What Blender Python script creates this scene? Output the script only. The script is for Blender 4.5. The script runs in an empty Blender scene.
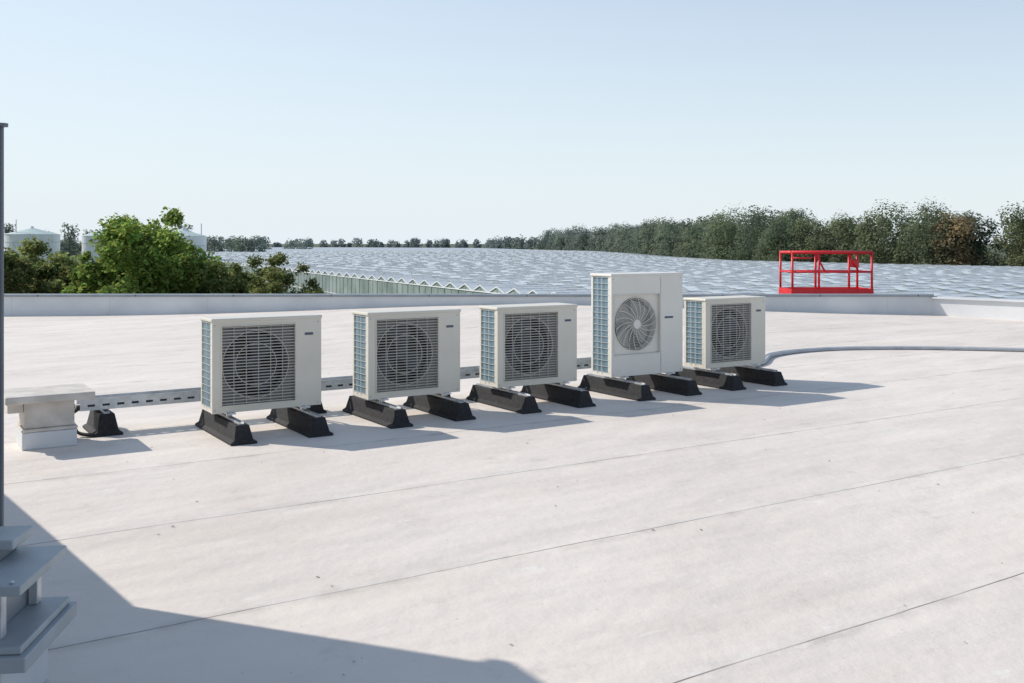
import bpy, math, random
import numpy as np
from mathutils import Vector, Matrix
random.seed(7); rng=np.random.default_rng(7)
scene=bpy.context.scene
col=scene.collection

# ------------------------------------------------------------------ helpers
def new_mat(name, base=(.5,.5,.5), rough=.5, metal=0.0, spec=.5):
    m=bpy.data.materials.new(name); m.use_nodes=True
    b=m.node_tree.nodes['Principled BSDF']
    b.inputs['Base Color'].default_value=(*base,1); b.inputs['Roughness'].default_value=rough
    b.inputs['Metallic'].default_value=metal; b.inputs['Specular IOR Level'].default_value=spec
    return m
def noisy(name, c1, c2, scale=5, rough=.5, metal=0, spec=.5, bump=0, detail=6, stretch=(1,1,1), lo=.35, hi=.65):
    m=new_mat(name,c1,rough,metal,spec); nt=m.node_tree; N=nt.nodes; L=nt.links
    b=N['Principled BSDF']
    tc=N.new('ShaderNodeTexCoord'); mp=N.new('ShaderNodeMapping'); mp.inputs['Scale'].default_value=stretch
    L.new(tc.outputs['Object'],mp.inputs['Vector'])
    no=N.new('ShaderNodeTexNoise'); no.inputs['Scale'].default_value=scale; no.inputs['Detail'].default_value=detail
    L.new(mp.outputs[0],no.inputs['Vector'])
    cr=N.new('ShaderNodeValToRGB'); cr.color_ramp.elements[0].position=lo; cr.color_ramp.elements[1].position=hi
    cr.color_ramp.elements[0].color=(*c1,1); cr.color_ramp.elements[1].color=(*c2,1)
    L.new(no.outputs['Fac'],cr.inputs[0]); L.new(cr.outputs[0],b.inputs['Base Color'])
    if bump:
        bp=N.new('ShaderNodeBump'); bp.inputs['Strength'].default_value=bump; bp.inputs['Distance'].default_value=.01
        L.new(no.outputs['Fac'],bp.inputs['Height']); L.new(bp.outputs[0],b.inputs['Normal'])
    return m

class MB:
    def __init__(s): s.v=[]; s.f=[]; s.m=[]; s.mats=[]
    def mi(s,m):
        if m not in s.mats: s.mats.append(m)
        return s.mats.index(m)
    def add(s,vs,fs,m):
        o=len(s.v); s.v+= [tuple(v) for v in vs]; k=s.mi(m)
        for f in fs: s.f.append(tuple(o+i for i in f)); s.m.append(k)
    def box(s,x0,x1,y0,y1,z0,z1,m):
        s.add([(x0,y0,z0),(x1,y0,z0),(x1,y1,z0),(x0,y1,z0),(x0,y0,z1),(x1,y0,z1),(x1,y1,z1),(x0,y1,z1)],
              [(0,3,2,1),(4,5,6,7),(0,1,5,4),(1,2,6,5),(2,3,7,6),(3,0,4,7)],m)
    def prism(s,poly,z0,z1,m):
        n=len(poly)
        zt=z1 if isinstance(z1,(list,tuple)) else [z1]*n
        vs=[(p[0],p[1],z0) for p in poly]+[(p[0],p[1],zt[i]) for i,p in enumerate(poly)]
        fs=[tuple(reversed(range(n))),tuple(range(n,2*n))]+[(i,(i+1)%n,n+(i+1)%n,n+i) for i in range(n)]
        s.add(vs,fs,m)
    def cyl(s,p0,p1,r,m,n=10,r1=None):
        p0=Vector(p0);p1=Vector(p1); r1=r if r1 is None else r1
        d=(p1-p0).normalized(); a=d.orthogonal().normalized(); b=d.cross(a)
        vs=[]
        for p,rr in((p0,r),(p1,r1)):
            for i in range(n):
                t=2*math.pi*i/n; vs.append(p+(a*math.cos(t)+b*math.sin(t))*rr)
        fs=[(i,(i+1)%n,n+(i+1)%n,n+i) for i in range(n)]+[tuple(reversed(range(n))),tuple(range(n,2*n))]
        s.add(vs,fs,m)
    def tube(s,pts,r,m,n=8):
        pts=[Vector(p) for p in pts]; vs=[];fs=[]
        up=Vector((0,0,1))
        for k,p in enumerate(pts):
            d=(pts[min(k+1,len(pts)-1)]-pts[max(k-1,0)]).normalized()
            a=d.cross(up)
            if a.length<.05: a=d.cross(Vector((1,0,0)))
            a.normalize(); b=d.cross(a)
            for i in range(n):
                t=2*math.pi*i/n; vs.append(p+(a*math.cos(t)+b*math.sin(t))*r)
        for k in range(len(pts)-1):
            for i in range(n):
                fs.append((k*n+i,k*n+(i+1)%n,(k+1)*n+(i+1)%n,(k+1)*n+i))
        fs+= [tuple(range(n)),tuple(range((len(pts)-1)*n,len(pts)*n))]
        s.add(vs,fs,m)
    def ring(s,cx,cy,cz,R,r,m,n=40,k=6):   # ring in XZ plane
        vs=[];fs=[]
        for i in range(n):
            t=2*math.pi*i/n
            for j in range(k):
                q=2*math.pi*j/k; rr=R+r*math.cos(q)
                vs.append((cx+rr*math.cos(t),cy+r*math.sin(q),cz+rr*math.sin(t)))
        for i in range(n):
            for j in range(k):
                fs.append((i*k+j,((i+1)%n)*k+j,((i+1)%n)*k+(j+1)%k,i*k+(j+1)%k))
        s.add(vs,fs,m)
    def obj(s,name,parent=None,bevel=0,smooth=False,loc=None,rotz=None):
        me=bpy.data.meshes.new(name); me.from_pydata(s.v,[],s.f)
        for m in s.mats: me.materials.append(m)
        me.polygons.foreach_set('material_index',s.m)
        import bmesh
        bm=bmesh.new(); bm.from_mesh(me); bmesh.ops.recalc_face_normals(bm,faces=bm.faces); bm.to_mesh(me); bm.free()
        if smooth: me.polygons.foreach_set('use_smooth',[True]*len(me.polygons))
        o=bpy.data.objects.new(name,me); col.objects.link(o)
        if parent: o.parent=parent
        if loc is not None: o.location=loc
        if rotz is not None: o.rotation_euler[2]=rotz
        if bevel:
            b=o.modifiers.new('bevel','BEVEL'); b.width=bevel; b.segments=2; b.limit_method='ANGLE'; b.angle_limit=math.radians(50)
        return o
def empty(name,loc=(0,0,0),rotz=0):
    e=bpy.data.objects.new(name,None); e.location=loc; e.rotation_euler[2]=rotz; col.objects.link(e); return e
def smooth_curve(pts,sub=8):
    P=[Vector(p) for p in pts]; P=[P[0]*2-P[1]]+P+[P[-1]*2-P[-2]]; out=[]
    for i in range(1,len(P)-2):
        for k in range(sub):
            t=k/sub; a,b,c,d=P[i-1],P[i],P[i+1],P[i+2]
            out.append(.5*((2*b)+(c-a)*t+(2*a-5*b+4*c-d)*t*t+(3*b-a-3*c+d)*t**3))
    out.append(P[-2]); return out

ROT=math.radians(32.5)
R=Vector((math.cos(ROT),math.sin(ROT),0)); Nn=Vector((-math.sin(ROT),math.cos(ROT),0))
O=Vector((-1.956,7.32,0))
def Lc(s,c,z=0): return O+R*s+Nn*c+Vector((0,0,z))

# ------------------------------------------------------------------ materials
M_case=noisy('casing_cream_paint',(.66,.62,.53),(.70,.665,.575),3,.38)
M_case2=noisy('casing_white_paint',(.72,.695,.63),(.76,.735,.67),3,.35)
M_slat=new_mat('grille_grey_plastic',(.46,.44,.395),.5)
M_slat2=new_mat('grille_light_plastic',(.58,.57,.53),.5)
M_orif=new_mat('fan_shroud_grey',(.22,.22,.21),.6)
M_dark=new_mat('dark_interior',(.02,.021,.023),.7)
M_mid=new_mat('grey_interior',(.12,.12,.12),.7)
M_blade=new_mat('fan_blade_plastic',(.06,.075,.10),.45)
M_coil=noisy('coil_fins_blue',(.13,.21,.26),(.19,.28,.33),40,.5,.2)
M_guard=new_mat('coil_guard_wire',(.5,.53,.53),.5)
M_rub=noisy('black_rubber',(.010,.010,.012),(.024,.024,.026),30,.8,bump=.3)
M_galv=noisy('galvanised_steel',(.50,.52,.54),(.66,.68,.70),18,.42,.5)
M_gdull=noisy('weathered_zinc',(.36,.40,.42),(.48,.51,.53),4,.55,.2)
M_pole=noisy('grey_post_paint',(.15,.16,.18),(.2,.21,.23),4,.5,.2)
M_wmem=noisy('white_membrane_upstand',(.58,.60,.62),(.70,.71,.72),1.2,.6)
M_cope=noisy('coping_grey_metal',(.24,.27,.30),(.30,.33,.36),3,.45,.4)
M_red=noisy('red_machine_paint',(.62,.012,.02),(.70,.022,.03),6,.4)
M_hose=noisy('grey_conduit',(.36,.38,.41),(.45,.47,.5),8,.6)
M_label=new_mat('label_dark',(.08,.1,.14),.5)
M_sticker=new_mat('label_white',(.85,.85,.82),.5)
M_blk=new_mat('black_insulation',(.025,.025,.027),.8)
M_concr=noisy('light_concrete_cap',(.50,.47,.42),(.66,.62,.57),7,.85,bump=.4)
M_fac=noisy('facade_cladding',(.45,.46,.47),(.5,.51,.52),1,.5)

# roof membrane
def roof_mat():
    m=new_mat('white_roof_membrane',(.7,.68,.65),.62,0,.35); nt=m.node_tree;N=nt.nodes;L=nt.links;b=N['Principled BSDF']
    g=N.new('ShaderNodeNewGeometry')
    def math_(op,a,bv=None,c=None):
        n=N.new('ShaderNodeMath'); n.operation=op
        for i,x in enumerate((a,bv,c)):
            if x is None: continue
            if isinstance(x,(int,float)): n.inputs[i].default_value=x
            else: L.new(x,n.inputs[i])
        return n.outputs[0]
    def dot(v):
        n=N.new('ShaderNodeVectorMath'); n.operation='DOT_PRODUCT'; L.new(g.outputs['Position'],n.inputs[0]); n.inputs[1].default_value=v; return n.outputs['Value']
    def noise(scale,detail=6,vec=None,rough=.55):
        n=N.new('ShaderNodeTexNoise'); n.inputs['Scale'].default_value=scale; n.inputs['Detail'].default_value=detail; n.inputs['Roughness'].default_value=rough
        L.new(vec or g.outputs['Position'],n.inputs['Vector']); return n.outputs['Fac']
    def ramp(x,lo,hi,a,c):
        n=N.new('ShaderNodeMapRange'); n.inputs['From Min'].default_value=lo; n.inputs['From Max'].default_value=hi
        n.inputs['To Min'].default_value=a; n.inputs['To Max'].default_value=c; n.interpolation_type='SMOOTHSTEP'; L.new(x,n.inputs['Value']); return n.outputs[0]
    def mix(f,a,c):
        n=N.new('ShaderNodeMix'); n.data_type='RGBA'
        if isinstance(f,(int,float)): n.inputs['Factor'].default_value=f
        else: L.new(f,n.inputs['Factor'])
        for s_,x in((6,a),(7,c)):
            if isinstance(x,tuple): n.inputs[s_].default_value=(*x,1)
            else: L.new(x,n.inputs[s_])
        return n.outputs[2]
    dn=dot(tuple(Nn)); dr=dot(tuple(R))
    wob=math_('MULTIPLY',math_('SUBTRACT',noise(.9,3),.5),.05)
    q=math_('DIVIDE',math_('ADD',math_('SUBTRACT',dn,1.04),wob),1.45)
    fr=math_('FRACT',q); idx=math_('FLOOR',q)
    e=math_('MULTIPLY',math_('SUBTRACT',.5,math_('ABSOLUTE',math_('SUBTRACT',fr,.5))),1.45)
    line=ramp(e,.002,.0065,1,0)
    lv=ramp(noise(1.7,4),.35,.65,.35,.85)
    band=math_('LESS_THAN',math_('MULTIPLY',fr,1.45),.06)
    wn=N.new('ShaderNodeTexWhiteNoise'); wn.noise_dimensions='1D'; L.new(idx,wn.inputs['W'])
    cv=N.new('ShaderNodeCombineXYZ'); L.new(math_('MULTIPLY',dr,.45),cv.inputs[0]); L.new(dn,cv.inputs[1])
    big=ramp(noise(.35,5),.3,.7,0,1)
    st=ramp(noise(1.1,9,cv.outputs[0],.62),.42,.72,0,1)
    c=mix(big,(.72,.652,.582),(.79,.725,.66))
    c=mix(math_('MULTIPLY',wn.outputs['Value'],.3),c,(.70,.645,.59))
    c=mix(math_('MULTIPLY',st,.65),c,(.61,.55,.49))
    dirt=ramp(noise(2.3,10,None,.72),.55,.72,0,.42)
    c=mix(dirt,c,(.50,.44,.38))
    # foot-traffic dirt and dry drip stains beside the seams
    sm=math_('MULTIPLY',ramp(e,0,.10,1,0),ramp(noise(4,6),.45,.65,0,.38)); c=mix(sm,c,(.42,.37,.32))
    scuff=ramp(noise(5,5,cv.outputs[0],.6),.64,.70,0,.45); c=mix(scuff,c,(.83,.80,.76))
    sp=ramp(noise(38,3),.67,.76,0,.55); c=mix(sp,c,(.36,.31,.27))
    c=mix(math_('MULTIPLY',band,.18),c,(.8,.77,.74))
    c=mix(math_('MULTIPLY',line,lv),c,(.14,.12,.11))
    L.new(c,b.inputs['Base Color'])
    h=math_('ADD',math_('MULTIPLY',noise(1.2,3,cv.outputs[0]),1.2),math_('MULTIPLY',noise(14,4),.10))
    h=math_('ADD',h,math_('MULTIPLY',band,.12))
    bp=N.new('ShaderNodeBump'); bp.inputs['Strength'].default_value=.75; bp.inputs['Distance'].default_value=.07; L.new(h,bp.inputs['Height']); L.new(bp.outputs[0],b.inputs['Normal'])
    return m
M_roof=roof_mat()

# ------------------------------------------------------------------ roof + building
def xr(y): return 8.6+(20.3-y)*.92
def hz(x,y):
    t=min(max((y-12.5)/7.8,0),1); t=t*t*(3-2*t)
    return .24*t*math.exp(-((x-.3)/5.6)**2)
mb=MB(); NX,NY=120,70
vs=[];fs=[]
for j in range(NY+1):
    y=-6+26.3*j/NY
    for i in range(NX+1):
        x=-36+(xr(y)+36)*i/NX; vs.append((x,y,hz(x,y)))
for j in range(NY):
    for i in range(NX):
        a=j*(NX+1)+i; fs.append((a,a+1,a+NX+2,a+NX+1))
mb.add(vs,fs,M_roof); mb.obj('flat_roof_surface',smooth=True)
mb=MB(); mb.prism([(-36.3,-6.3),(xr(-6)+.3,-6.3),(8.74,20.62),(-36.3,20.62)],-7,-.06,M_fac)
for k in range(14): mb.box(-34+k*3,-32.8+k*3,20.6,20.64,-4,-2.6,M_dark)
mb.obj('warehouse_building')

par=empty('roof_parapet')
mb=MB()
mb.prism([(-36,20.3),(8.6,20.3),(8.745,20.6),(-36,20.6)],-.055,.40,M_wmem)
mb.prism([(8.6,20.3),(xr(-6),-6),(xr(-6)+.3,-6),(8.745,20.6)],-.055,.36,M_wmem)
mb.prism([(-36.3,-6),(-36,-6),(-36,20.6),(-36.3,20.6)],-.055,.40,M_wmem)
mb.obj('upstand_wall',par)
mb=MB()
mb.prism([(-36.3,20.26),(8.62,20.26),(8.79,20.65),(-36.3,20.65)],.403,.445,M_cope)
mb.prism([(8.56,20.255),(xr(-6)-.04,-6),(xr(-6)+.34,-6),(8.80,20.66)],.363,.395,M_wmem)
mb.obj('coping',par,bevel=.004)
mb=MB()
mb.add([(-36,20.18,.01),(-36,20.296,.12),(-11,20.18,.015),(-11,20.296,.12)],[(0,2,3,1)],M_wmem); mb.obj('cant_strip',par)
mb=MB()
for k in range(12):
    x=-14.3+k*2.0
    mb.box(x,x+.05,20.293,20.2995,.02+hz(x,20.2),.40,M_wmem)
    mb.box(x+.6,x+.612,20.255,20.259,.401,.447,M_dark)
mb.obj('membrane_laps',par)

# ------------------------------------------------------------------ stair housing (casts the shadow bottom-left)
C=Vector((-3.16,4.62,0)); hs=empty('stair_housing')
def P2(v): return (v.x,v.y)
e=-Nn
mb=MB(); A=C; B=C+e*3.4; D=B-R*3; E=A-R*3
mb.prism([P2(A),P2(B),P2(D),P2(E)],0,2.46,M_fac); 
o=.03
mb.prism([P2(A+R*o-e*o),P2(B+R*o+e*o),P2(D-R*o+e*o),P2(E-R*o-e*o)],2.46,2.52,M_cope)
mb.obj('upper_volume',hs)
mb=MB(); n2=Vector((-.625,.78,0)); A2=C+R*-.005; B2=A2+n2*2.6
mb.prism([P2(A2),P2(A2-R*2.4),P2(B2-R*2.4),P2(B2)],0,1.29,M_fac); mb.obj('lower_volume',hs)
mb=MB(); d0=C+e*1.2
mb.prism([P2(d0+R*.02),P2(d0+R*.02+e*.95),P2(d0+R*.002+e*.95),P2(d0+R*.002)],.05,2.1,M_gdull); mb.obj('door',hs)

# post at the left edge
mb=MB(); px,py=-1.80,3.42
mb.cyl((px,py,0),(px,py,1.91),.008,M_pole,12); mb.cyl((px,py,1.91),(px,py,1.922),.022,M_pole,12); mb.cyl((px,py,0),(px,py,.02),.06,M_pole,12)
mb.obj('steel_post',smooth=False)

# ------------------------------------------------------------------ vent caps
def vent_cap(loc):
    e=empty('concrete_roof_plinth',loc,ROT)
    w=.185
    mb=MB(); mb.box(-w,w,-w,w,0,.125,M_wmem); mb.obj('base_block',e,bevel=.008)
    mb=MB(); mb.box(-w*1.03,w*1.03,-w*1.03,w*1.03,.127,.15,M_concr)
    mb.box(-w*.92,w*.92,-w*.92,w*.92,.151,.345,M_concr)
    mb.obj('body',e,bevel=.008)
    mb=MB(); mb.box(-w*1.62,w*1.62,-w*1.4,w*1.4,.346,.40,M_concr)
    mb.box(-w*1.5,-w*.93,-w*.9,w*.9,.27,.345,M_concr)
    mb.obj('cover_slab',e,bevel=.008)
    return e
vent_cap(Lc(-1.27,.84))
ev=empty('roof_exhaust_cowl',(-1.775,3.12,0),math.radians(6))
mb=MB(); mb.box(-.22,.20,-.2,.2,0,.2,M_wmem); mb.obj('base_block',ev,bevel=.006)
mb=MB(); mb.box(-.3,.285,-.24,.24,.202,.25,M_gdull); mb.box(-.28,.265,-.22,.22,.251,.275,M_gdull); mb.obj('flange',ev,bevel=.005)
mb=MB(); mb.box(-.2,.15,-.15,.17,.276,.42,M_cope)
mb.prism([(.155,-.16),(.185,-.16),(.185,-.12),(.155,-.12)],.276,.42,M_galv)
mb.prism([(.155,.14),(.185,.14),(.185,.18),(.155,.18)],.276,.42,M_galv)
mb.obj('neck',ev,bevel=.003)
mb=MB(); mb.box(-.3,.255,-.2,.22,.421,.452,M_gdull)
for x in(-.1,.08,.22): mb.cyl((x,-.17,.452),(x,-.17,.46),.009,M_galv,6)
mb.obj('lower_hood',ev,bevel=.004)
mb=MB(); mb.box(-.22,.1,.04,.2,.453,.49,M_cope); mb.box(-.25,.145,.04,.22,.491,.525,M_gdull); mb.obj('top_hood',ev,bevel=.006)

# ------------------------------------------------------------------ rubber feet
def rubber_foot(s,c0,c1,w=.2,h=.14):
    e=empty('rubber_support_foot',Lc(s,0),ROT)
    mb=MB()
    prof=[(-w/2,0),(w/2,0),(w/2,.018),(w*.36,.035),(w*.25,h),(-w*.25,h),(-w*.36,.035),(-w/2,.018)]
    n=len(prof); ends=[]
    vs=[]
    for c,ins in((c0,1),(c1,-1)):
        for (x,z) in prof: vs.append((x,c+ins*z*.32,z))
    fs=[tuple(range(n)),tuple(range(n,2*n))]+[(i,(i+1)%n,n+(i+1)%n,n+i) for i in range(n)]
    mb.add(vs,fs,M_rub); mb.obj('rubber_block',e,bevel=.004)
    mb=MB(); a,b=c0+.07,c1-.07
    mb.box(-.021,.021,a,b,h+.001,h+.006,M_galv); mb.box(-.021,-.018,a,b,h+.006,h+.018,M_galv); mb.box(.018,.021,a,b,h+.006,h+.018,M_galv)
    mb.obj('mounting_rail',e)

# ------------------------------------------------------------------ AC units
def orifice(mb,x0,x1,z0,z1,cx,cz,rad,y,m,depth=.05,n=48):
    vs=[];fs=[]
    angs=[2*math.pi*i/n for i in range(n)]
    for t in angs:
        c,s=math.cos(t),math.sin(t)
        ts=[]
        if c>1e-6: ts.append((x1-cx)/c)
        if c<-1e-6: ts.append((x0-cx)/c)
        if s>1e-6: ts.append((z1-cz)/s)
        if s<-1e-6: ts.append((z0-cz)/s)
        k=min(ts)
        vs.append((cx+rad*c,y,cz+rad*s)); vs.append((cx+k*c,y,cz+k*s)); vs.append((cx+rad*.95*c,y+depth,cz+rad*.95*s))
    for i in range(n):
        j=(i+1)%n
        fs.append((3*i,3*i+1,3*j+1,3*j)); fs.append((3*i,3*j,3*j+2,3*i+2))
    mb.add(vs,fs,m)
def fan(e,cx,cz,rad,y,nb,mat):
    mb=MB()
    mb.cyl((cx,y-.02,cz),(cx,y+.05,cz),rad*.22,mat,20)
    ph=random.uniform(0,2)
    for k in range(nb):
        a0=2*math.pi*k/nb+ph
        vs=[];fs=[]; nr,na=5,5
        for i in range(nr):
            rr=rad*(.2+.73*i/(nr-1))
            for j in range(na):
                a=a0+(j/(na-1))*(1.35-.1*i)+ .12*i
                vs.append((cx+rr*math.cos(a),y+.045*j/(na-1)-.01,cz+rr*math.sin(a)))
        for i in range(nr-1):
            for j in range(na-1): fs.append((i*na+j,i*na+j+1,(i+1)*na+j+1,(i+1)*na+j))
        mb.add(vs,fs,mat)
    mb.obj('fan',e,smooth=False)

def ac_unit(s,W=.88,H=.72,tall=False,c=.35,D=.33,seed=0):
    zb=.19; zt=zb+H
    e=empty('air_conditioner_outdoor_unit',Lc(s,c),ROT+math.radians(random.uniform(-.6,.6)))
    m=M_case2 if tall else M_case
    x0,x1=-W/2,W/2
    if tall: gx0,gx1,gz0,gz1=x0+.035,x0+.62,zb+.21,zb+.80; rad=.265
    else: gx0,gx1,gz0,gz1=x0+.075,x0+.66,zb+.055,zb+.665; rad=.265
    cx=(gx0+gx1)/2-(.0 if tall else .02); cz=(gz0+gz1)/2
    mb=MB()
    mb.box(x0,gx0,0,.03,zb,zt-.02,m); mb.box(gx1,x1,0,.03,zb,zt-.02,m)
    mb.box(gx0,gx1,0,.03,zb,gz0,m); mb.box(gx0,gx1,0,.03,gz1,zt-.02,m)
    mb.obj('front_panel',e)
    mb=MB()
    mb.box(gx1,x1-.002,.031,D,zb,zt-.02,m)
    mb.box(x0+.002,gx1-.001,.031,D,zb,zb+.035,m)
    mb.box(x0+.002,x0+.028,.031,.06,zb+.036,zt-.021,m)
    mb.box(x0+.002,x0+.03,D-.03,D,zb+.036,zt-.021,m)
    mb.obj('side_casing',e,bevel=.003)
    mb=MB(); mb.box(x0-.008,x1+.008,-.008,D+.008,zt-.02,zt+.008,m); mb.obj('lid',e,bevel=.008)
    mb=MB(); mb.box(x0+.012,x0+.035,.061,D-.031,zb+.037,zt-.022,M_coil); mb.box(x0+.036,gx1-.002,D-.028,D-.006,zb+.037,zt-.022,M_coil)
    mb.obj('coil',e)
    mb=MB(); nb=int(H/.06)
    for k in range(nb+1):
        z=zb+.04+k*(H-.07)/nb; mb.box(x0-.001,x0+.003,.05,D-.02,z,z+.004,M_guard)
    for yy in (.15,.22): mb.box(x0-.003,x0-.0012,yy,yy+.005,zb+.02,zt-.03,M_guard)
    mb.obj('side_guard',e)
    mb=MB(); orifice(mb,gx0,gx1,gz0,gz1,cx,cz,rad,.032,(m if tall else M_orif))
    mb.box(x0+.037,gx1-.002,.16,.17,zb+.04,zt-.03,M_mid if tall else M_dark)
    mb.obj('fan_shroud',e)
    fan(e,cx,cz,rad*.95,.09,3 if not tall else 4,M_blade if not tall else M_slat)
    mb=MB()
    if not tall:
        n=26
        for k in range(n):
            z=gz0+.012+k*(gz1-gz0-.02)/(n-1); mb.box(gx0,gx1,.006,.016,z-.004,z+.003,M_slat)
        for k in range(1,6):
            x=gx0+k*(gx1-gx0)/6; mb.box(x-.003,x+.003,.0165,.021,gz0,gz1,M_slat)
        mb.ring(cx,.019,cz,rad*.62,.004,M_slat); mb.ring(cx,.019,cz,rad,.005,M_slat)
        b=.008
        mb.box(gx0-b,gx1+b,-.006,-.0005,gz1,gz1+b,m); mb.box(gx0-b,gx1+b,-.006,-.0005,gz0-b,gz0,m)
        mb.box(gx0-b,gx0,-.006,-.0005,gz0,gz1,m); mb.box(gx1,gx1+b,-.006,-.0005,gz0,gz1,m)
    else:
        for k in range(15): mb.ring(cx,.014,cz,.045+k*.0155,.0032,M_slat2 if k<14 else m,44,5)
        for k in range(18):
            a=2*math.pi*k/18; pts=[]
            for q in range(6):
                rr=.045+.22*q/5; aa=a+.5*q/5; pts.append((cx+rr*math.cos(aa),.008,cz+rr*math.sin(aa)))
            mb.tube(pts,.0036,m,5)
        mb.cyl((cx,.003,cz),(cx,.02,cz),.045,m,24)
        b=.006
        mb.box(gx0-b,gx1+b,-.007,-.0005,gz1,gz1+b,m); mb.box(gx0-b,gx1+b,-.007,-.0005,gz0-b,gz0,m)
        mb.box(gx0-b,gx0,-.007,-.0005,gz0,gz1,m); mb.box(gx1,gx1+b,-.007,-.0005,gz0,gz1,m)
    mb.obj('fan_guard',e)
    mb=MB()
    if tall:
        mb.box(gx1+.06,gx1+.17,-.003,-.0006,zb+.55,zb+.57,M_label)
        mb.box(gx1+.0065,gx1+.009,-.004,-.0006,zb+.02,zt-.03,M_slat)
    else:
        mb.box(gx1+.08,gx1+.15,-.003,-.0006,zb+.57,zb+.59,M_label)
        mb.box(x1-.0015,x1+.004,.09,.25,zb+.1,zb+.26,M_case2)
    mb.box(x1-.0015,x1+.002,.12,.2,zb+.42,zb+.5,M_sticker)
    for zz in (zb+.025,zt-.045):
        for xx in (x0+.02,x1-.03): mb.cyl((xx,-.003,zz),(xx,.001,zz),.006,M_slat,8)
    mb.obj('badge_and_screws',e)
    mb=MB()
    for fx in (-.3,.3):
        mb.box(fx-.035,fx+.035,-.03,D+.03,zb-.012,zb-.001,M_galv)
        for yy in(.02,D-.05): mb.box(fx-.02,fx+.02,yy,yy+.03,.158,zb-.0125,M_galv); 
        mb.cyl((fx,-.018,zb-.011),(fx,-.018,zb+.006),.008,M_galv,6)
    mb.obj('mounting_legs',e)
    mb=MB()
    for k,dz in enumerate((0,.07)):
        pts=smooth_curve([(x1-.07,D-.01,zb+.1+dz),(x1-.07+.02*k,D+.12,zb+.1+dz*.8),(x1-.1+.05*k,D+.3,.2+.02*k),(x1-.2+.05*k,c-.35+D+.48,.235)],6)
        mb.tube(pts,.017-.004*k,M_blk if k==0 else M_hose,8)
    mb.obj('refrigerant_pipes',e,smooth=True)
    for d in (-.3,.3): rubber_foot(s+d,random.uniform(-.012,.012),1.0)
    return e
ac_unit(.265); ac_unit(1.56); ac_unit(2.83); ac_unit(4.15,.92,1.0,True); ac_unit(5.37)

# ------------------------------------------------------------------ cable tray (slotted strut channel)
ct=empty('cable_tray',Lc(-1.0,1.15),ROT)
mb=MB(); Lt=6.15; z0=.185
mb.box(0,Lt,-.08,.08,z0,z0+.003,M_galv)
for y in(-.082,.080):
    mb.box(0,Lt,y,y+.002,z0,z0+.028,M_galv); mb.box(0,Lt,y,y+.002,z0+.046,z0+.09,M_galv)
    k=0
    while k*.11<Lt-.07:
        mb.box(k*.11,k*.11+.055,y,y+.002,z0+.028,z0+.046,M_galv); k+=1
mb.box(0,Lt,-.09,-.0825,z0+.088,z0+.092,M_galv); mb.box(0,Lt,.0825,.09,z0+.088,z0+.092,M_galv)
mb.obj('tray_channel',ct)
mb=MB()
for k,(y,r,mm) in enumerate(((-.05,.02,M_blk),(-.008,.015,M_hose),(.035,.018,M_blk),(.06,.01,M_sticker))):
    pts=[(x,y+.008*math.sin(x*2.1+k),z0+.026+.004*math.sin(x*3+k*2)) for x in np.linspace(-.02,Lt,50)]
    mb.tube(pts,r,mm,7)
for k in range(2):
    pts=smooth_curve([(0.02,-.04+.03*k,z0+.025),(-.05,-.05+.03*k,z0-.02),(-.07+.02*k,-.09,.1),(-.02,-.15-.02*k,.03),(.08,-.2-.03*k,.016),(.2,-.1,.016),(.3,.1,.016)],7)
    mb.tube(pts,.012,M_blk,7)
mb.obj('cables',ct,smooth=True)
for s in (-.82,): rubber_foot(s,.90,1.4,.22,.165)
for s in (.92,2.2,3.5,4.76): rubber_foot(s,.98,1.32,.18,.14)

# conduit hose on the right
mb=MB()
pts=smooth_curve([Lc(5.6,.75,.22),Lc(5.85,1.05,.06),(3.05,12.2,.03),(3.45,13.1,.03),(4.3,13.72,.03),(5.4,13.9,.03),(6.6,13.75,.03),(8.2,13.3,.03),(10.2,12.4,.03),(13,11,.03)],10)
mb.tube(pts,.024,M_hose,10)
pts=[p+Vector((.015,-.07,0)) for p in pts[6:]]
mb.tube(pts,.024,M_hose,8)
mb.obj('conduit_hose',smooth=True)

# leaf litter / debris on roof
mb=MB(); M_deb=new_mat('dry_leaf',(.16,.10,.06),.8)
for k in range(260):
    x=random.uniform(-4,9); y=random.uniform(3.3,18)
    a=random.uniform(0,6.3); l=random.uniform(.003,.014); w=l*random.uniform(.2,.6); z=hz(x,y)+.003
    c_,s_=math.cos(a),math.sin(a)
    mb.add([(x-l*c_,y-l*s_,z),(x+w*s_,y-w*c_,z+.002),(x+l*c_,y+l*s_,z+.001),(x-w*s_,y+w*c_,z+.003)],[(0,1,2,3)],M_deb)
mb.obj('leaf_litter')

# ------------------------------------------------------------------ red lift platform
lx,ly,lz=7.05,22.3,.24
lift=empty('aerial_work_platform',(lx,ly,lz),math.radians(4))
W2,D2,Hh=.93,.42,1.05
mb=MB()
mb.box(-W2,W2,-D2,D2,-.10,-.02,M_red)
mb.box(-W2,W2,-D2-.001,-D2+.012,-.02,.25,M_red); mb.box(-W2,W2,D2-.012,D2,-.02,.25,M_red)
mb.box(-W2,-W2+.012,-D2+.012,D2-.012,-.02,.25,M_red); mb.box(W2-.012,W2,-D2+.012,D2-.012,-.02,.25,M_red)
mb.obj('floor_and_toeboard',lift,bevel=.004)
mb=MB(); r=.026
for y,xs in((-D2+.03,(-W2+.03,-.38,.38,W2-.03)),(D2-.03,(-W2+.03,0,W2-.03))):
    mb.cyl((-W2+.02,y,Hh),(W2-.02,y,Hh),r*1.4,M_red); mb.cyl((-W2+.02,y,.62),(W2-.02,y,.62),r*.9,M_red)
    for x in xs: mb.cyl((x,y,0),(x,y,Hh),r,M_red)
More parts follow.
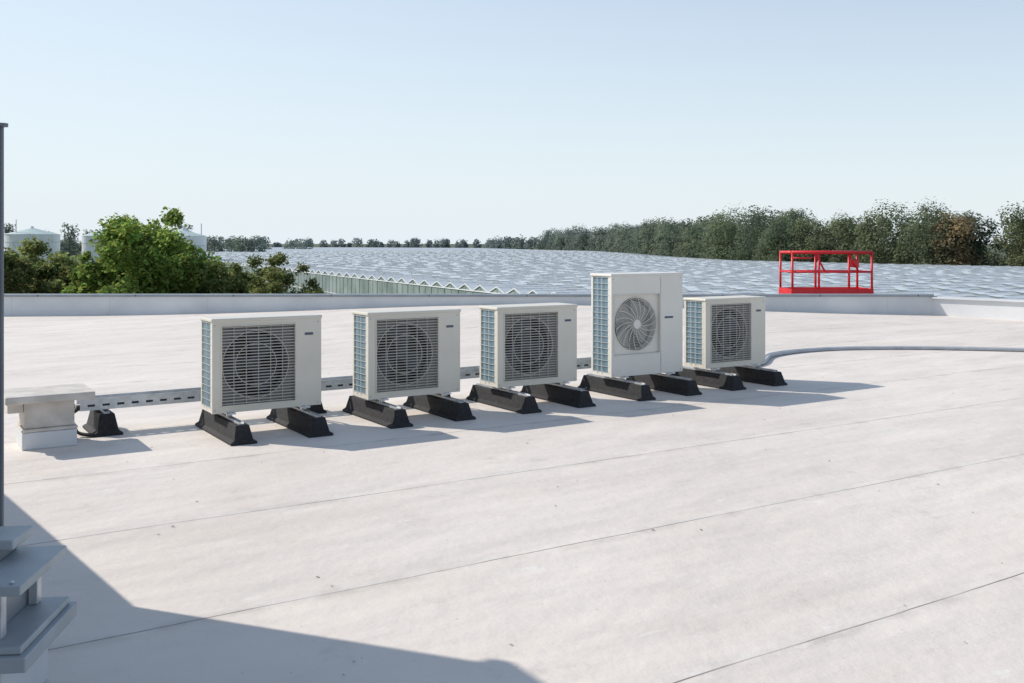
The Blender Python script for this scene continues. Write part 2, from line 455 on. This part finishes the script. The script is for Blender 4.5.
for x in(-W2+.03,W2-.03):
    mb.cyl((x,-D2+.03,Hh),(x,D2-.03,Hh),r*1.15,M_red); mb.cyl((x,-D2+.03,.62),(x,D2-.03,.62),r*.8,M_red)
mb.cyl((-.38,-D2+.03,Hh-.02),(-.16,-D2+.03,.62),r*.8,M_red); mb.cyl((.38,-D2+.03,Hh-.02),(.60,-D2+.03,.62),r*.8,M_red)
mb.cyl((-W2+.05,-D2-.04,Hh-.12),(-.5,-D2-.04,Hh-.12),r*.7,M_red)
for x in(-W2+.05,-.5): mb.cyl((x,-D2-.04,Hh-.12),(x,-D2+.03,Hh-.12),r*.7,M_red)
mb.obj('guard_rails',lift,smooth=True)
mb=MB(); mb.box(.42,.62,-D2+.05,-D2+.2,.72,.88,M_red); mb.box(.45,.59,-D2+.06,-D2+.19,.881,.90,M_blk)
mb.obj('control_box',lift,bevel=.01)
mb=MB()
for k in range(6):
    za=-.12-k*1.0; zb_=za-1.0
    for y in(-D2+.1,D2-.1):
        mb.cyl((-.85,y,za),(.85,y,zb_),.035,M_red,6); mb.cyl((.85,y+.04,za),(-.85,y+.04,zb_),.035,M_red,6)
mb.obj('scissor_arms',lift)
mb=MB(); mb.box(-1.1,1.1,-.5,.5,-6.85,-6.15,M_red)
for x in(-.8,.8):
    for y in(-.56,.44): mb.cyl((x,y,-6.7),(x,y+.12,-6.7),.3,M_blk,20)
mb.obj('chassis',lift,bevel=.02)

# ------------------------------------------------------------------ ground
M_gr=noisy('field_ground',(.05,.075,.03),(.09,.10,.05),.05,.9)
mb=MB(); mb.add([(-5000,-3000,-7),(5000,-3000,-7),(5000,9000,-7),(-5000,9000,-7)],[(0,1,2,3)],M_gr); mb.obj('ground')

# ------------------------------------------------------------------ greenhouses
e1=np.array([.90,.43]); e1/=np.linalg.norm(e1); w=np.array([e1[1],-e1[0]])
W0=np.array([-26.,130.])
TL=[(150,30),(118,90),(88,142),(68,170),(50,205),(46,260),(46,340),(42,430),(14,540),(-20,700),(-120,790),(-420,830)]
def clip_t(P,d):
    best=700.
    for a,b in zip(TL[:-1],TL[1:]):
        a=np.array(a,float); b=np.array(b,float); s_=b-a
        den=d[0]*s_[1]-d[1]*s_[0]
        if abs(den)<1e-9: continue
        t=((a[0]-P[0])*s_[1]-(a[1]-P[1])*s_[0])/den; u=((a[0]-P[0])*d[1]-(a[1]-P[1])*d[0])/den
        if t>0 and -0.001<=u<=1.001: best=min(best,t)
    return best-6
def add_transl(m,fac,colr=None):
    nt=m.node_tree;N=nt.nodes;L=nt.links;b=N['Principled BSDF']
    tl=N.new('ShaderNodeBsdfTranslucent')
    if b.inputs['Base Color'].links: L.new(b.inputs['Base Color'].links[0].from_socket,tl.inputs['Color'])
    else: tl.inputs['Color'].default_value=b.inputs['Base Color'].default_value
    mx=N.new('ShaderNodeMixShader'); mx.inputs[0].default_value=fac
    L.new(b.outputs[0],mx.inputs[1]); L.new(tl.outputs[0],mx.inputs[2]); L.new(mx.outputs[0],N['Material Output'].inputs['Surface'])
SP=3.2
def glass_mat():
    m=new_mat('greenhouse_glass',(.5,.56,.6),.3,.2,.8); nt=m.node_tree;N=nt.nodes;L=nt.links;b=N['Principled BSDF']
    g=N.new('ShaderNodeNewGeometry')
    def dotd(v,div):
        n=N.new('ShaderNodeVectorMath'); n.operation='DOT_PRODUCT'; L.new(g.outputs['Position'],n.inputs[0]); n.inputs[1].default_value=v
        d=N.new('ShaderNodeMath'); d.operation='DIVIDE'; d.inputs[1].default_value=div; L.new(n.outputs['Value'],d.inputs[0])
        f=N.new('ShaderNodeMath'); f.operation='FLOOR'; L.new(d.outputs[0],f.inputs[0]); 
        fr=N.new('ShaderNodeMath'); fr.operation='FRACT'; L.new(d.outputs[0],fr.inputs[0]); return f.outputs[0],fr.outputs[0]
    a,fa=dotd((e1[0],e1[1],0),1.12); c,_=dotd((w[0],w[1],0),SP/2)
    cb=N.new('ShaderNodeCombineXYZ'); L.new(a,cb.inputs[0]); L.new(c,cb.inputs[1])
    wn=N.new('ShaderNodeTexWhiteNoise'); wn.noise_dimensions='2D'; L.new(cb.outputs[0],wn.inputs['Vector'])
    cr=N.new('ShaderNodeValToRGB'); cr.color_ramp.elements[0].color=(.66,.70,.70,1); cr.color_ramp.elements[1].color=(.86,.89,.89,1)
    L.new(wn.outputs['Value'],cr.inputs[0])
    no=N.new('ShaderNodeTexNoise'); no.inputs['Scale'].default_value=.03; L.new(g.outputs['Position'],no.inputs['Vector'])
    mx=N.new('ShaderNodeMix'); mx.data_type='RGBA'; L.new(no.outputs['Fac'],mx.inputs['Factor']); L.new(cr.outputs[0],mx.inputs[6]); mx.inputs[7].default_value=(.76,.80,.80,1)
    lt=N.new('ShaderNodeMath'); lt.operation='LESS_THAN'; lt.inputs[1].default_value=.06; L.new(fa,lt.inputs[0])
    m2=N.new('ShaderNodeMix'); m2.data_type='RGBA'; L.new(lt.outputs[0],m2.inputs['Factor']); L.new(mx.outputs[2],m2.inputs[6]); m2.inputs[7].default_value=(.5,.53,.53,1)
    L.new(m2.outputs[2],b.inputs['Base Color']); add_transl(m,.12)
    return m
M_glass=glass_mat(); M_frame=new_mat('greenhouse_white_frame',(.80,.82,.82),.5); M_vent=new_mat('vent_glass',(.82,.86,.86),.3,.15,.8); add_transl(M_vent,.15)
M_gwall=noisy('greenhouse_wall_glass',(.18,.24,.22),(.34,.40,.38),.35,.25)
gh=empty('greenhouse_complex')
mbR=MB(); mbF=MB(); mbV=MB()
zr,zg=-1.95,-2.45
k0=-int(690/SP); k1=int(104/SP)
for k in range(k0,k1):
    P=W0+w*SP*k; t=clip_t(P,e1)
    if t<8: continue
    far=P+e1*t
    a=P-w*SP/2; b=P+w*SP/2
    A=lambda q,z:(q[0],q[1],z)
    a2=a+e1*t;b2=b+e1*t
    mbR.add([A(a,zg),A(P,zr),A(far,zr),A(a2,zg)],[(0,1,2,3)],M_glass)
    mbR.add([A(b,zg),A(P,zr),A(far,zr),A(b2,zg)],[(0,1,2,3)],M_glass)
    mbR.add([A(a,-7),A(b,-7),A(b,zg),A(P,zr),A(a,zg)],[(0,1,2,3,4)],M_gwall)
    dist=P[1]
    if dist<420:
        th=.05 if dist<200 else .1
        q=P-e1*.05; aa=a-e1*.05; bb=b-e1*.05
        mbF.cyl(A(aa,zg),A(q,zr),th,M_frame,4); mbF.cyl(A(bb,zg),A(q,zr),th,M_frame,4)
        mbF.cyl(A(aa,-7),A(aa,zg),th,M_frame,4); mbF.cyl(A(q,-7),A(q,zr),th*.7,M_frame,4)
        mbF.cyl(A(aa,zg),A(bb,zg),th,M_frame,4); mbF.cyl(A(aa,-4.6),A(bb,-4.6),th*.7,M_frame,4)
        mbF.add([A(a-w*.12,zg+.08),A(a+w*.12,zg+.08),A(a+w*.12+e1*t,zg+.08),A(a-w*.12+e1*t,zg+.08)],[(0,1,2,3)],M_frame)
        mbF.add([A(P-w*.05,zr+.03),A(P+w*.05,zr+.03),A(P+w*.05+e1*t,zr+.03),A(P-w*.05+e1*t,zr+.03)],[(0,1,2,3)],M_frame)
        tt=2.+2.4*rng.random(); side=1
        while tt<t-4:
            side=-side
            if rng.random()<.85:
                op=.03+.10*rng.random()
                p0=P+e1*tt; p1=P+e1*(tt+1.1); o_=w*side*.85
                mbV.add([A(p0,zr+.05),A(p1,zr+.05),A(p1+o_,zr-.16+op),A(p0+o_,zr-.16+op)],[(0,1,2,3)],M_vent)
            tt+=1.9+.5*rng.random()
P=W0+w*SP*(k1-.5); t=clip_t(P,e1)
mbR.add([(P[0],P[1],-7),(P[0]+e1[0]*t,P[1]+e1[1]*t,-7),(P[0]+e1[0]*t,P[1]+e1[1]*t,zg),(P[0],P[1],zg)],[(0,1,2,3)],M_gwall)
mbR.obj('glass_roofs',gh); mbF.obj('frames_and_gutters',gh); mbV.obj('roof_vents',gh)

# ------------------------------------------------------------------ foliage
def leaf_mat(name,tr=.25):
    m=new_mat(name,(.07,.1,.03),.8,0,.08); nt=m.node_tree;N=nt.nodes;L=nt.links;b=N['Principled BSDF']
    at=N.new('ShaderNodeAttribute'); at.attribute_name='tint'; L.new(at.outputs['Color'],b.inputs['Base Color'])
    tl=N.new('ShaderNodeBsdfTranslucent'); L.new(at.outputs['Color'],tl.inputs['Color'])
    mx=N.new('ShaderNodeMixShader'); mx.inputs[0].default_value=tr; L.new(b.outputs[0],mx.inputs[1]); L.new(tl.outputs[0],mx.inputs[2])
    L.new(mx.outputs[0],N['Material Output'].inputs['Surface']); return m
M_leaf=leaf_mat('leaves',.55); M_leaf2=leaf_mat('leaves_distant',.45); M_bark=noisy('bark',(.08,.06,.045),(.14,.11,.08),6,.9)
def leaf_mesh(name,C,S,colr,mat,parent,up=.5,aspect=.6,out=None):
    n=len(C)
    nr=rng.normal(size=(n,3)); nr[:,2]=np.abs(nr[:,2])+up
    if out is not None: nr=nr*.55+out*1.0; nr[:,2]+=.25
    nr/=np.linalg.norm(nr,axis=1)[:,None]
    h=rng.normal(size=(n,3)); u=np.cross(nr,h); u/=np.linalg.norm(u,axis=1)[:,None]; v=np.cross(nr,u)
    S=S[:,None]; a=u*S; b=v*S*aspect
    V=np.stack([C-a,C-b*1.0+a*.1,C+a,C+b+a*.1],axis=1).reshape(-1,3)
    me=bpy.data.meshes.new(name); me.vertices.add(4*n); me.vertices.foreach_set('co',V.ravel().astype(np.float32))
    me.loops.add(4*n); me.loops.foreach_set('vertex_index',np.arange(4*n,dtype=np.int32))
    me.polygons.add(n); me.polygons.foreach_set('loop_start',np.arange(0,4*n,4,dtype=np.int32))
    me.update(calc_edges=True)
    ca=me.color_attributes.new('tint','FLOAT_COLOR','CORNER')
    cc=np.ones((n,4),np.float32); cc[:,:3]=colr; ca.data.foreach_set('color',np.repeat(cc,4,axis=0).ravel())
    me.materials.append(mat); o=bpy.data.objects.new(name,me); col.objects.link(o); o.parent=parent; return o
def blob_points(blobs,n,shell=.55):
    bl=np.array(blobs,float); wgt=bl[:,3]**2; wgt/=wgt.sum()
    idx=rng.choice(len(bl),n,p=wgt); d=rng.normal(size=(n,3)); d/=np.linalg.norm(d,axis=1)[:,None]
    rr=(shell+(1.08-shell)*rng.random(n))*(1+.12*rng.normal(size=n))
    return bl[idx,:3]+d*(bl[idx,3]*rr)[:,None]*np.array([1,1,.85]), idx, d
def near_tree(name,base,height,crown_w,crown_h,n,leaf=.075,base_col=(.075,.13,.03),dens=22,gap=.5,seed=1):
    e=empty(name,base); random.seed(seed)
    mb=MB(); blobs=[]
    H=height
    mb.cyl((0,0,0),(.1,.05,H*.45),.16,M_bark,10,.11); mb.cyl((.1,.05,H*.45),(0,0,H*.93),.11,M_bark,8,.015)
    zc0=H-crown_h
    for k in range(dens):
        f=(k+.5)/dens; z=zc0+crown_h*(.06+.86*f)
        prof=math.sin(math.pi*min(1,(.22+.75*f)))**.6
        a=k*2.4+random.uniform(-.4,.4); rr=crown_w/2*prof*random.uniform(.45,.85)
        p=Vector((rr*math.cos(a),rr*math.sin(a),z)); st=Vector((.05,.02,max(z-rr*1.1,H*.2)))
        mid=st.lerp(p,.55)+Vector((0,0,-.1)); mb.cyl(st,mid,.045,M_bark,6,.028); mb.cyl(mid,p,.028,M_bark,6,.008)
        for q in range(3):
            tip=p+Vector((random.gauss(0,1),random.gauss(0,1),random.gauss(.3,.8)))*crown_w*.11
            mb.cyl(p.lerp(mid,.3),tip,.012,M_bark,4,.003)
            blobs.append((*tip,crown_w*random.uniform(.07,.125)))
        blobs.append((*p,crown_w*random.uniform(.1,.17)))
    mb.obj('trunk_and_limbs',e)
    C,idx,d=blob_points(blobs,n,.25)
    cl=.7+.6*rng.random(len(blobs)); br=cl[idx]*(.75+.5*rng.random(n))
    cc=np.array(base_col)[None,:]*br[:,None]; cc[:,0]*=(.85+.5*rng.random(n))
    leaf_mesh('leaves',C,leaf*(.6+.8*rng.random(n)),cc,M_leaf,e)
    return e
G1=(.22,.33,.08); G2=(.18,.225,.085); G3=(.20,.26,.095)
near_tree('broadleaf_tree',(-11.2,30.5,-7),9.35,4.6,6.6,62000,.075,G1,28,seed=3)
near_tree('broadleaf_tree',(-9.9,29.5,-7),8.3,2.9,5.0,26000,.07,(.20,.30,.075),16,seed=5)
near_tree('broadleaf_tree',(-12.6,30.0,-7),8.2,2.6,5.0,22000,.07,(.20,.30,.075),16,seed=15)
near_tree('shrub_tree',(-15.4,30,-7),8.2,3.4,5.0,34000,.07,G2,22,seed=8)
near_tree('shrub_tree',(-14.0,31.5,-7),8.1,3.2,4.6,28000,.065,G3,20,seed=9)
near_tree('shrub_tree',(-17.6,31,-7),8.2,3.4,5.0,20000,.065,G2,16,seed=19)
near_tree('shrub_tree',(-16.2,33,-7),8.3,3.6,4.6,26000,.07,G3,20,seed=44)
near_tree('shrub_tree',(-8.5,29.5,-7),7.9,2.8,4.2,20000,.065,G3,20,seed=11)
near_tree('shrub_tree',(-7.6,30.2,-7),7.8,2.5,4.0,16000,.06,G3,18,seed=31)
near_tree('shrub_tree',(-6.8,28.5,-7),8.0,2.3,3.8,15000,.055,G2,18,seed=12)
near_tree('shrub_tree',(-5.9,28.2,-7),7.4,1.8,3.0,7000,.05,G2,12,seed=13)

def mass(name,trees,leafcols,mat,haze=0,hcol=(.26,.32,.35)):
    e=empty(name); Cs=[];Ss=[];Ks=[];Ds=[]; mb=MB(); hcol=np.array(hcol)
    for (x,y,H,wd,n,lf) in trees:
        zb=-7; bl=[]
        nb=12
        for k in range(nb):
            f=k/(nb-1); a=k*2.4+random.random()*2
            rr=wd*.33*random.uniform(.5,1.1)*math.sqrt(max(0,1-f*f*.85))
            bl.append((x+rr*math.cos(a),y+rr*math.sin(a),zb+H*(.28+.56*f),wd*random.uniform(.18,.28)))
        for k in range(16):
            a=random.uniform(0,6.28); f=random.random(); rr=wd*.46*math.sqrt(1-.75*f)
            bl.append((x+rr*math.cos(a),y+rr*math.sin(a),zb+H*(.3+.58*f),wd*random.uniform(.09,.15)))
        bl.append((x,y,zb+H*.3,wd*.4))
        C,idx,d=blob_points(bl,n,.6)
        base=np.array(leafcols[-1] if random.random()<.045 else random.choice(leafcols[:-1])); tv=random.uniform(.75,1.3)
        clm=.7+.6*rng.random(len(bl)); br=clm[idx]*tv*(.88+.24*rng.random(n))
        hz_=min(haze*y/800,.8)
        cc=base[None,:]*br[:,None]*(1-hz_)+hcol*hz_  # aerial haze painted into the leaf colour, growing with distance
        Cs.append(C);Ss.append(lf*(.6+.8*rng.random(n)));Ks.append(cc);Ds.append(d)
        mb.cyl((x,y,zb),(x,y,zb+H*.6),.3,M_bark,6,.12)
    leaf_mesh('foliage',np.concatenate(Cs),np.concatenate(Ss),np.concatenate(Ks),mat,e,up=.3,aspect=.8,out=np.concatenate(Ds))
    mb.obj('trunks',e)
random.seed(21)
cols=[(.125,.165,.055),(.145,.185,.06),(.11,.15,.055),(.165,.185,.065),(.15,.165,.06),(.12,.165,.06),(.27,.19,.08)]
trees=[]
for a,b in zip(TL[:-1],TL[1:]):
    L_=math.dist(a,b); my=(a[1]+b[1])/2; sp=5.6 if my<230 else 6.5 if my<500 else 8
    n=int(L_/sp)
    for i in range(n):
        for row in range(2 if my<500 else 1):
            t=(i+random.random()*.8)/n; x=a[0]+(b[0]-a[0])*t+random.uniform(0,5)+row*7; y=a[1]+(b[1]-a[1])*t+random.uniform(0,4)+row*5
            big=random.random()
            H=12.0+6.2*big**1.3+row*.8
            if a[1]<80: H-=2.5
            if 80<=a[1]<150 : H=13.0+5.5*big
            if my>500: H=random.uniform(9.5,14); 
            near= y<230
            trees.append((x,y,H,H*random.uniform(.55,.78),5000 if near else 1600 if my<500 else 450,.19 if near else .32 if my<500 else .6))
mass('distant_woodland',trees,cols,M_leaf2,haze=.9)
trees=[]
for k in range(16):
    x=-205+k*7+random.uniform(-3,3); trees.append((x,400+random.uniform(-10,10),random.choice((13,14,15,18)) if k<12 else 12,9,900,.4))
for k in range(50):
    trees.append((-420+k*6.2,560+random.uniform(-20,20),random.uniform(11,14),9,450,.5))
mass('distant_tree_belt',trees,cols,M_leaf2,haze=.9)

# storage tanks
M_tank=noisy('tank_white_paint',(.66,.70,.69),(.74,.77,.76),.3,.45); M_tgr=noisy('tank_grey_green_roof',(.42,.52,.50),(.50,.59,.57),.3,.5)
def tank(x,y,r,ztop,zcone):
    e=empty('storage_tank',(x,y,-7)); mb=MB(); H=ztop+7
    mb.cyl((0,0,0),(0,0,H),r,M_tank,40); mb.cyl((0,0,H+.002),(0,0,zcone+7),r*1.02,M_tgr,40,r*.12)
    mb.cyl((0,0,zcone+7),(0,0,zcone+7.6),r*.06,M_tank,10)
    for k in range(4): mb.cyl((0,0,H*k/4+.5),(0,0,H*k/4+.65),r+.05,M_tgr,40)
    mb.obj('tank_body',e)
tank(-135,280,7.2,3.9,5.6); tank(-118,285,4.8,3.5,5.0); tank(-66.0,200,4.4,2.9,4.0); tank(-70,212,3,3.3,4.6)
for (x,y,h) in ((-137,275,15),(-70,205,13),(-64,205,12.5)):
    mb=MB(); mb.cyl((x,y,-7),(x,y,-7+h),.15,M_tank,8,.12); mb.obj('chimney_pipe')

# ------------------------------------------------------------------ light, sky, camera
d=Vector((1.25,-.47,-1)); sun=bpy.data.lights.new('sun','SUN'); sun.energy=4.2; sun.angle=math.radians(.5); sun.color=(1,.93,.84)
so=bpy.data.objects.new('sun',sun); so.rotation_euler=d.to_track_quat('-Z','Y').to_euler(); so.location=(-20,10,20); col.objects.link(so)
wd=bpy.data.worlds.new('World'); scene.world=wd; wd.use_nodes=True; nt=wd.node_tree; N=nt.nodes; L=nt.links
bg=N['Background']; sky=N.new('ShaderNodeTexSky'); sky.sky_type='NISHITA'; sky.sun_disc=False
sky.sun_elevation=math.atan(1/math.hypot(1.25,.47)); sky.sun_rotation=math.atan2(-1.25,.47)
sky.air_density=1.0; sky.dust_density=.2; sky.ozone_density=2.2; sky.altitude=0
ST=.15
tc=N.new('ShaderNodeTexCoord'); sx=N.new('ShaderNodeSeparateXYZ'); L.new(tc.outputs['Generated'],sx.inputs[0])
def m_(op,a,b=None):
    n=N.new('ShaderNodeMath'); n.operation=op
    for i,x in enumerate((a,b)):
        if x is None: continue
        if isinstance(x,(int,float)): n.inputs[i].default_value=x
        else: L.new(x,n.inputs[i])
    return n.outputs[0]
z=m_('MAXIMUM',sx.outputs['Z'],0.0)
k=m_('ADD',m_('MULTIPLY',sx.outputs['X'],1.8),1.7)
k=m_('MAXIMUM',k,.9)
f=m_('EXPONENT',m_('MULTIPLY',m_('MULTIPLY',z,k),-1.0))
f=m_('MULTIPLY',f,m_('SUBTRACT',1.0,m_('MULTIPLY',z,.5)))
mx=N.new('ShaderNodeMix'); mx.data_type='RGBA'; L.new(f,mx.inputs['Factor']); L.new(sky.outputs[0],mx.inputs[6])
sc=N.new('ShaderNodeVectorMath'); sc.operation='SCALE'; sc.inputs[3].default_value=1/ST
rgb=N.new('ShaderNodeRGB'); rgb.outputs[0].default_value=(.79,.87,.92,1); L.new(rgb.outputs[0],sc.inputs[0]); L.new(sc.outputs[0],mx.inputs[7])
L.new(mx.outputs[2],bg.inputs['Color']); bg.inputs['Strength'].default_value=ST
cam=bpy.data.cameras.new('camera'); cam.lens=35; cam.sensor_width=36; cam.clip_end=20000; cam.clip_start=.05
cam.shift_y=-98.5/1024
co=bpy.data.objects.new('camera',cam); co.location=(0,-.09,1.5); co.rotation_euler=(math.radians(90),0,0); col.objects.link(co); scene.camera=co
scene.view_settings.view_transform='Standard'; scene.view_settings.look='None'; scene.view_settings.exposure=0
